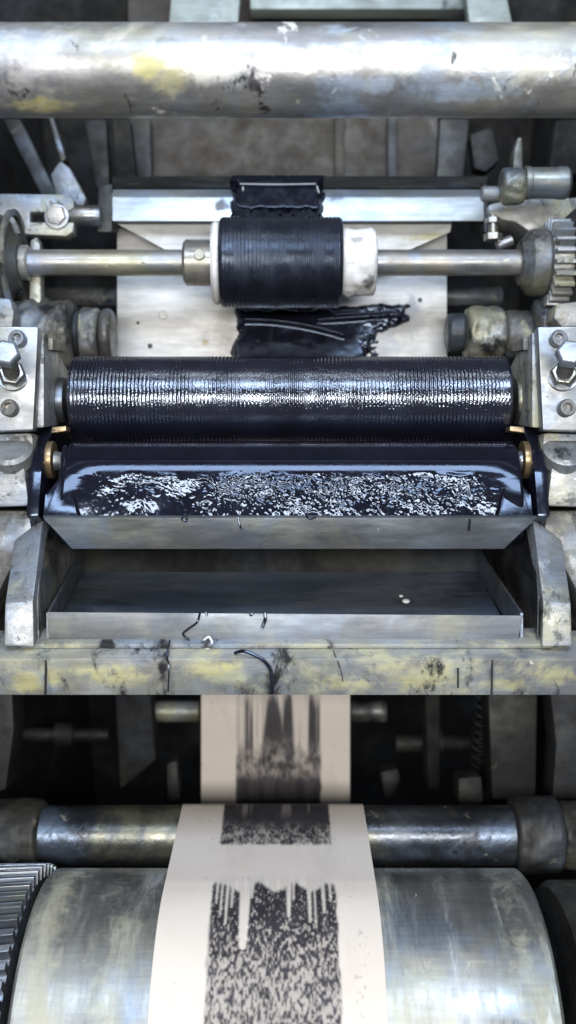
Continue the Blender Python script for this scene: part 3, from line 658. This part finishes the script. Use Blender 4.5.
tag(obj('paper_curl', bm, M['whitecollar']), 'tiny white curl of paper at the foot of the tray lip', 'scrap')
for px, py, rr, lab in ((406, 601, .004, 'larger white fleck lying in the drip tray'), (401, 596, .0022, 'smaller white fleck lying in the drip tray')):
    c = P(px, py, .975); bm = B(); bmesh.ops.create_icosphere(bm, subdivisions=2, radius=rr, matrix=Matrix.Translation(c) @ Matrix.Diagonal((1, 1, .5, 1))); tag(obj('paper_fleck', bm, M['whitecollar'], smooth=0), lab, 'scrap')
strand(tr, [(185, 514, .893), (182, 519, .8935), (186, 521, .8935), (187, 516, .8935)], .0010)
strand(tr, [(238, 517, .8935), (240, 526, .8935), (243, 529, .8935)], .0008)
strand(tr, [(470, 519, .8935), (469, 531, .8935)], .0009)
strand(tr, [(306, 516, .8935), (310, 519, .8935), (316, 517, .8935)], .0008)

# ------------------------------------------------------------------ cross beam
cb = thing('cross_beam', 'long stained steel beam across the machine below the drip tray', 'beam', P(288, 697, .86))
ytop, ztop = YZ(659, .862); ybot, zbot = YZ(703, .862)
zb_ = zbot
prof = [(ytop, ztop), (ytop, zb_), (ytop+.055, zb_), (ytop+.055, ztop)]
bm = B(); prism(bm, prof, -.399, .399); obj('bar', bm, M['beam'], cb, bevel=.0015)
for px in (45, 492):
    bm = B(); face_slab(bm, [(px, 660), (px+1.2, 660), (px+1.0, 695), (px-1, 695)], .8612, .003); obj('joint_line', bm, M['void'], cb)
bm = B(); prism(bm, [(ytop+.018, ztop+.0005), (ytop+.018, ztop+.005), (ytop+.05, ztop+.005), (ytop+.05, ztop+.0005)], -.235, .232); obj('bed_strip', bm, M['beam'], cb, bevel=.0015)
strand(cb, [(235, 653, .868), (243, 651, .863), (252, 654, .861), (264, 661, .8605), (271, 672, .860), (272, 694, .860)], .0016)
strand(cb, [(170, 640, .872), (167, 655, .864), (169, 668, .8605), (168, 692, .8605)], .0007)
strand(cb, [(458, 668, .8605), (458, 688, .8605)], .0008)
strand(cb, [(333, 650, .868), (340, 668, .8605), (343, 682, .8605)], .0005, 'ink_dry')

# ------------------------------------------------------------------ lower dark bay
yi, zi, ri = fit(805, 866, 1.09)
ib = thing('idler_bar', 'dark oily round bar with collars that carries the paper above the drum', 'bar', (0, yi, zi-ri))
bm = B(); rod(bm, XX(20, 1.09), XX(540, 1.09), yi, zi, ri, 64); obj('rod', bm, M['idler'], ib)
lump('collar', XX(-40, 1.09), XX(44, 1.09), yi, zi, ri*1.24, .006, M['castdark'], ib, 95)
lump('collar', XX(511, 1.09), XX(558, 1.09), yi, zi, ri*1.28, .007, M['castdark'], ib, 96)
lump('end_stub', XX(557, 1.09), XX(620, 1.09), yi, zi, ri*1.12, .007, M['castdark'], ib, 97)

# drum: outline row 868 at depth 1.0, radius .153
R = .153; al = math.atan(.356)
dd, vv = 1.0 - R*math.sin(al), .356 + R*math.cos(al)
yd, zd = dd*CT - vv*ST, CZ - dd*ST - vv*CT
dx0, dx1 = -.2305, .2275
dr = thing('impression_drum', 'big streaked steel drum at the bottom carrying the printed paper', 'drum', (0, yd, zd-R))
bm = B(); add_lathe(bm, [(dx0, .03), (dx0, R-.02), (dx0, R-.003), (dx0+.003, R), (dx1-.003, R), (dx1, R-.003), (dx1, R-.02), (dx1, .03)], yd, zd, 220); obj('shell', bm, M['drum'], dr)
bm = B(); rod(bm, -.40, .40, yd, zd, .0305, 40); obj('axle', bm, M['castdark'], dr)
bm = B(); add_gear(bm, -.33, -.2395, yd, zd, .146, .157, 64, .05, .06, .62); obj('gear_ring', bm, M['steel'], dr, bevel=.0008)
bm = B(); rod(bm, .254, .30, yd, zd, .142, 120, .006); obj('flange', bm, M['castdark'], dr)

# things dimly seen in the bay
for a, b, d, p0, p1, lab in ((150, 200, 1.45, 701, 722, 'short dim grey rod left of the hanging paper'), (348, 386, 1.45, 701, 722, 'short dim grey rod right of the hanging paper')):
    y8, z8, r8 = fit(p0, p1, d); bm = B(); rod(bm, XX(a, d), XX(b, d), y8, z8, r8, 32); tag(obj('dim_rod', bm, M['cast']), lab, 'rod')
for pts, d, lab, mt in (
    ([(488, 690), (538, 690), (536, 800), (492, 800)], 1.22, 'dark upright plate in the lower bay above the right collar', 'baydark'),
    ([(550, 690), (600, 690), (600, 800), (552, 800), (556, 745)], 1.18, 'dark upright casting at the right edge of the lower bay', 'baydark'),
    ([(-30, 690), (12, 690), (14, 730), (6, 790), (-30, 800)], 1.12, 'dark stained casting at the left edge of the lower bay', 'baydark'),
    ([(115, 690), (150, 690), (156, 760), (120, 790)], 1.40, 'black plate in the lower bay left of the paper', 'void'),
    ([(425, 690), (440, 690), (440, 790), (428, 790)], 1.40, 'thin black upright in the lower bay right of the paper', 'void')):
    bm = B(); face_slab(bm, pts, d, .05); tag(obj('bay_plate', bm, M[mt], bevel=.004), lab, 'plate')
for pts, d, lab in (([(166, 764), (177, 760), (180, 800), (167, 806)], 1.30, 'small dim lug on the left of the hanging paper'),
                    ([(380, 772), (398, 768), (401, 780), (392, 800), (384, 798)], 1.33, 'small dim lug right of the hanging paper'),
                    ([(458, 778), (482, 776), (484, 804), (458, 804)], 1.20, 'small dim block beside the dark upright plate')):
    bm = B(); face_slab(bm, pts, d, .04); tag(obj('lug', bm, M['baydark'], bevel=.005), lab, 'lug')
bm = B(); c = P(485, 690, 1.30)
add_tube(bm, [c + Vector((.011*math.cos(k*.42), .011*math.sin(k*.42), -.00086*k)) for k in range(170)], .0022, 8)
tag(obj('coil_spring', bm, M['baydark'], smooth=0), 'dark coil spring standing in the lower bay beside the upright plate', 'spring')
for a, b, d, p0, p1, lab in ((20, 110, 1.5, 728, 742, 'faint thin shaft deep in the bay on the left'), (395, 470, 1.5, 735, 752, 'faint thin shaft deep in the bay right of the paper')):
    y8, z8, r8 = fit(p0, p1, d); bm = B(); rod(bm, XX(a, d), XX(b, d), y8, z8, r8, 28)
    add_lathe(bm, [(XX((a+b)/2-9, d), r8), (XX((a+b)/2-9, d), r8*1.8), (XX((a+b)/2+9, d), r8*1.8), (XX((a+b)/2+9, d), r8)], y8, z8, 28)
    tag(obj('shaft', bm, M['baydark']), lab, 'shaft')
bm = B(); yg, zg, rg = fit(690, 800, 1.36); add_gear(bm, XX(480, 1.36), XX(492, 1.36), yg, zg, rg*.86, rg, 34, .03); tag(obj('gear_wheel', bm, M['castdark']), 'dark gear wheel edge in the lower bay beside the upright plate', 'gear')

# ------------------------------------------------------------------ the paper web
PW = .197; PX = -.0165; eps = .0012
def tang(c1, r1, s1, c2, r2, s2, pick):
    d = Vector(c2) - Vector(c1); D = d.length; d /= D
    k = (s1*r1 - s2*r2)/D; p = Vector((-d.y, d.x))
    for sg in (1, -1):
        n = d*k + p*sg*math.sqrt(1-k*k)
        if pick(n): return n
hidden_c = Vector(YZ(905, 1.30)); rh = .028
U0, U1 = Vector(YZ(560, 1.325)), Vector(YZ(800, 1.325))
cbar, cdr = Vector((yi, zi)), Vector((yd, zd))
path = []
def seg(a, b, n):
    for k in range(n): path.append(a + (b-a)*(k/n))
def arc(c, r, a, b, n):
    for k in range(n):
        t = a + (b-a)*k/n; path.append(c + Vector((math.cos(t), math.sin(t)))*r)
dirU = (U1-U0).normalized(); nU = Vector((-dirU.y, dirU.x));
if nU.x < 0: nU = -nU
# put the hidden roller on the near side of the falling sheet
tp = U1 + dirU*.10; ch = tp - nU*rh
n2 = tang(ch, rh, -1, cbar, ri+eps, 1, lambda n: n.x > 0)
n3 = tang(cbar, ri+eps, 1, cdr, R+eps, 1, lambda n: n.y > 0)
seg(U0, tp, 330)
a0 = math.atan2(nU.y, nU.x); a1 = math.atan2(-n2.y, -n2.x)
while a1 > a0: a1 -= 2*math.pi
arc(ch, rh, a0, a1, 40)
pA, pB = ch - n2*rh, cbar + n2*(ri+eps)
seg(pA, pB, 60)
b0 = math.atan2(n2.y, n2.x); b1 = math.atan2(n3.y, n3.x)
while b1 < b0: b1 += 2*math.pi
i_bar = len(path)
arc(cbar, ri+eps, b0, b1, 110)
pC, pD = cbar + n3*(ri+eps), cdr + n3*(R+eps)
seg(pC, pD, 120)
i_dr = len(path)
c0_ = math.atan2(n3.y, n3.x)
arc(cdr, R+eps, c0_, c0_ + math.radians(115), 640)
path = np.array([[p.x, p.y] for p in path])
fwd = path[:, 0]*CT - (path[:, 1]-CZ)*ST; dwn = -path[:, 0]*ST - (path[:, 1]-CZ)*CT
prow = 512 + F*dwn/fwd
slen = np.concatenate([[0], np.cumsum(np.hypot(*np.diff(path, axis=0).T))])
nu = 380
us = np.linspace(-.5, .5, nu)*PW
XU, SI = np.meshgrid(us, slen, indexing='xy')          # rows: along, cols: across
PR = np.broadcast_to(prow[:, None], XU.shape); II = np.broadcast_to(np.arange(len(path))[:, None], XU.shape)
w = XU - .004                                           # centre of the printed block
hw = .056
inside = sst(hw+.002, hw-.001, np.abs(w) + .004*(fbm(XU*200, SI*60, 101)-.5))
xi = w/hw
# dry-brush fingers, long along the web
fing = fbm(xi*6.5, SI*4, 103, 3); fing2 = fbm(xi*16, SI*9, 105, 2)
fleck = fbm(XU*700 + 1.6*fbm(XU*60, SI*60, 201), SI*330, 107, 3); fleck2 = fbm(XU*190, SI*110, 109, 4)
def col_amp(seed): return fbm(xi*5+3, SI*0+seed, seed, 2)
# first print: hanging sheet rows 690..800 and over the bar to row 845
up = (II < i_bar - 40)
q = PR
spk = np.zeros_like(xi)
for c_, w_, g_ in ((-.74, .085, .15), (-.93, .03, .3), (-.14, .17, .55), (.22, .13, .30), (.50, .03, .3), (.80, .085, .2), (.95, .03, .3)):
    spk = np.maximum(spk, sst(695, 716, q + 26*(fing2-.4) + 60*w_)*sst(-.02, .07, w_*(1+g_*np.clip((q-700)/30, -.4, 2)) - np.abs(xi - c_ + .10*(fing2-.5)) + .10*(fing-.5)))
drip = (1-spk)*sst(766, 738, q + 16*(fing2-.5))
mott = sst(.38, .66, .6*fleck2 + .4*fleck)*sst(728, 762, q)*sst(800, 770, q)*.6
t_up = inside*np.clip(.95 - (.55+.35*sst(.35, .6, fing2))*drip - mott*.7 - .10*(1-spk), .10, 1)
t_up = np.maximum(t_up, inside*sst(764, 782, q + 8*(fleck2-.5))*(.90+.1*fing2))*sst(640, 700, q)  # solid foot of the print, with the sheet's shading put into it
on_bar = (II >= i_bar - 40) & (PR < 862) & (II < i_dr + 20)
sp = sst(818, 836, q)*sst(.42, .62, .5*fleck2 + .5*fleck)
t_bar = inside*(.965 - .50*sp)*sst(846, 843, q + 3*(fleck-.5))
t_bar = t_bar*(1-.25*sst(.5, .6, fing)*sst(822, 806, q))
# second print on the drum from row 884
topedge = 883 + 7*np.abs(np.sin(xi*5.2+1.5))**2 + 6*(fbm(xi*7, SI*0, 111)-.5)
fl = col_amp(113)
length = 8 + 75*np.clip((fl-.50)/.25, 0, 1)**.8 + 18*sst(.8, 1.0, np.abs(xi))
comb = fbm(xi*20, SI*2, 115, 2)
white_drip = np.zeros_like(xi)
for c_, w_, l_ in ((-.93, .022, 26), (-.85, .018, 38), (-.76, .026, 48), (-.68, .022, 30), (-.47, .085, 74), (-.36, .03, 20), (.06, .016, 14), (.24, .040, 40), (.31, .02, 22), (.57, .030, 46), (.66, .016, 52), (.80, .030, 36), (.91, .022, 24)):
    tt = np.clip((q-880)/l_, 0, 1)
    white_drip = np.maximum(white_drip, sst(-.022, .026, w_*(1.25-tt)**.5 - np.abs(xi - c_ + .03*(fing2-.5)) - .2*sst(.92, 1.0, tt)))
speck = sst(.37, .69, fleck + .30*(fleck2-.5) + .05*sst(930, 1010, q) - .20*sst(965, 905, q))
t_dr = inside*sst(topedge-2, topedge+3, q)*np.clip(.975 - .88*white_drip - (.44+.24*fleck2)*speck, 0, 1)
halo = .14*sst(hw+.002, hw-.004, np.abs(w))*sst(872, 884, q)*sst(.35, .6, fing2)
t_dr = np.maximum(t_dr, halo*sst(930, 890, q))
dr_m = (~up) & (~on_bar)
smudge = .07*sst(.56, .75, fbm(XU*40, SI*10, 301)) + .28*sst(.80, .86, vnoise(XU*420, SI*420, 305))*sst(.62, .7, fbm(XU*50, SI*50, 307))
T = np.where(up, t_up, np.where(on_bar, t_bar, t_dr))
T = np.maximum(T, smudge)
nv = len(path)
for k in range(2):                                      # ink bleeds a little into the paper
    T[1:-1] = .25*T[:-2] + .5*T[1:-1] + .25*T[2:]
    T[:, 1:-1] = .2*T[:, :-2] + .6*T[:, 1:-1] + .2*T[:, 2:]
curl = .0006*np.sin(SI*9+XU*30)*sst(0, .02, slen[i_bar]-SI)
co = np.stack([XU+PX, path[:, 0][:, None] + curl, np.broadcast_to(path[:, 1][:, None], XU.shape)], -1).reshape(-1, 3)
idx = np.arange(nv*nu).reshape(nv, nu)
faces = np.stack([idx[:-1, :-1], idx[:-1, 1:], idx[1:, 1:], idx[1:, :-1]], -1).reshape(-1, 4)
me = bpy.data.meshes.new('paper_web'); me.from_pydata(co.tolist(), [], faces.tolist())
at = me.attributes.new('print', 'FLOAT', 'POINT'); at.data.foreach_set('value', T.reshape(-1).astype(np.float32))
web = finish('paper_web', me, M['paper'], None, 0)
so = web.modifiers.new('thickness', 'SOLIDIFY'); so.thickness = .0003; so.offset = 0
tag(web, 'cream paper strip printed with smeared black blocks, running over the drum', 'paper')
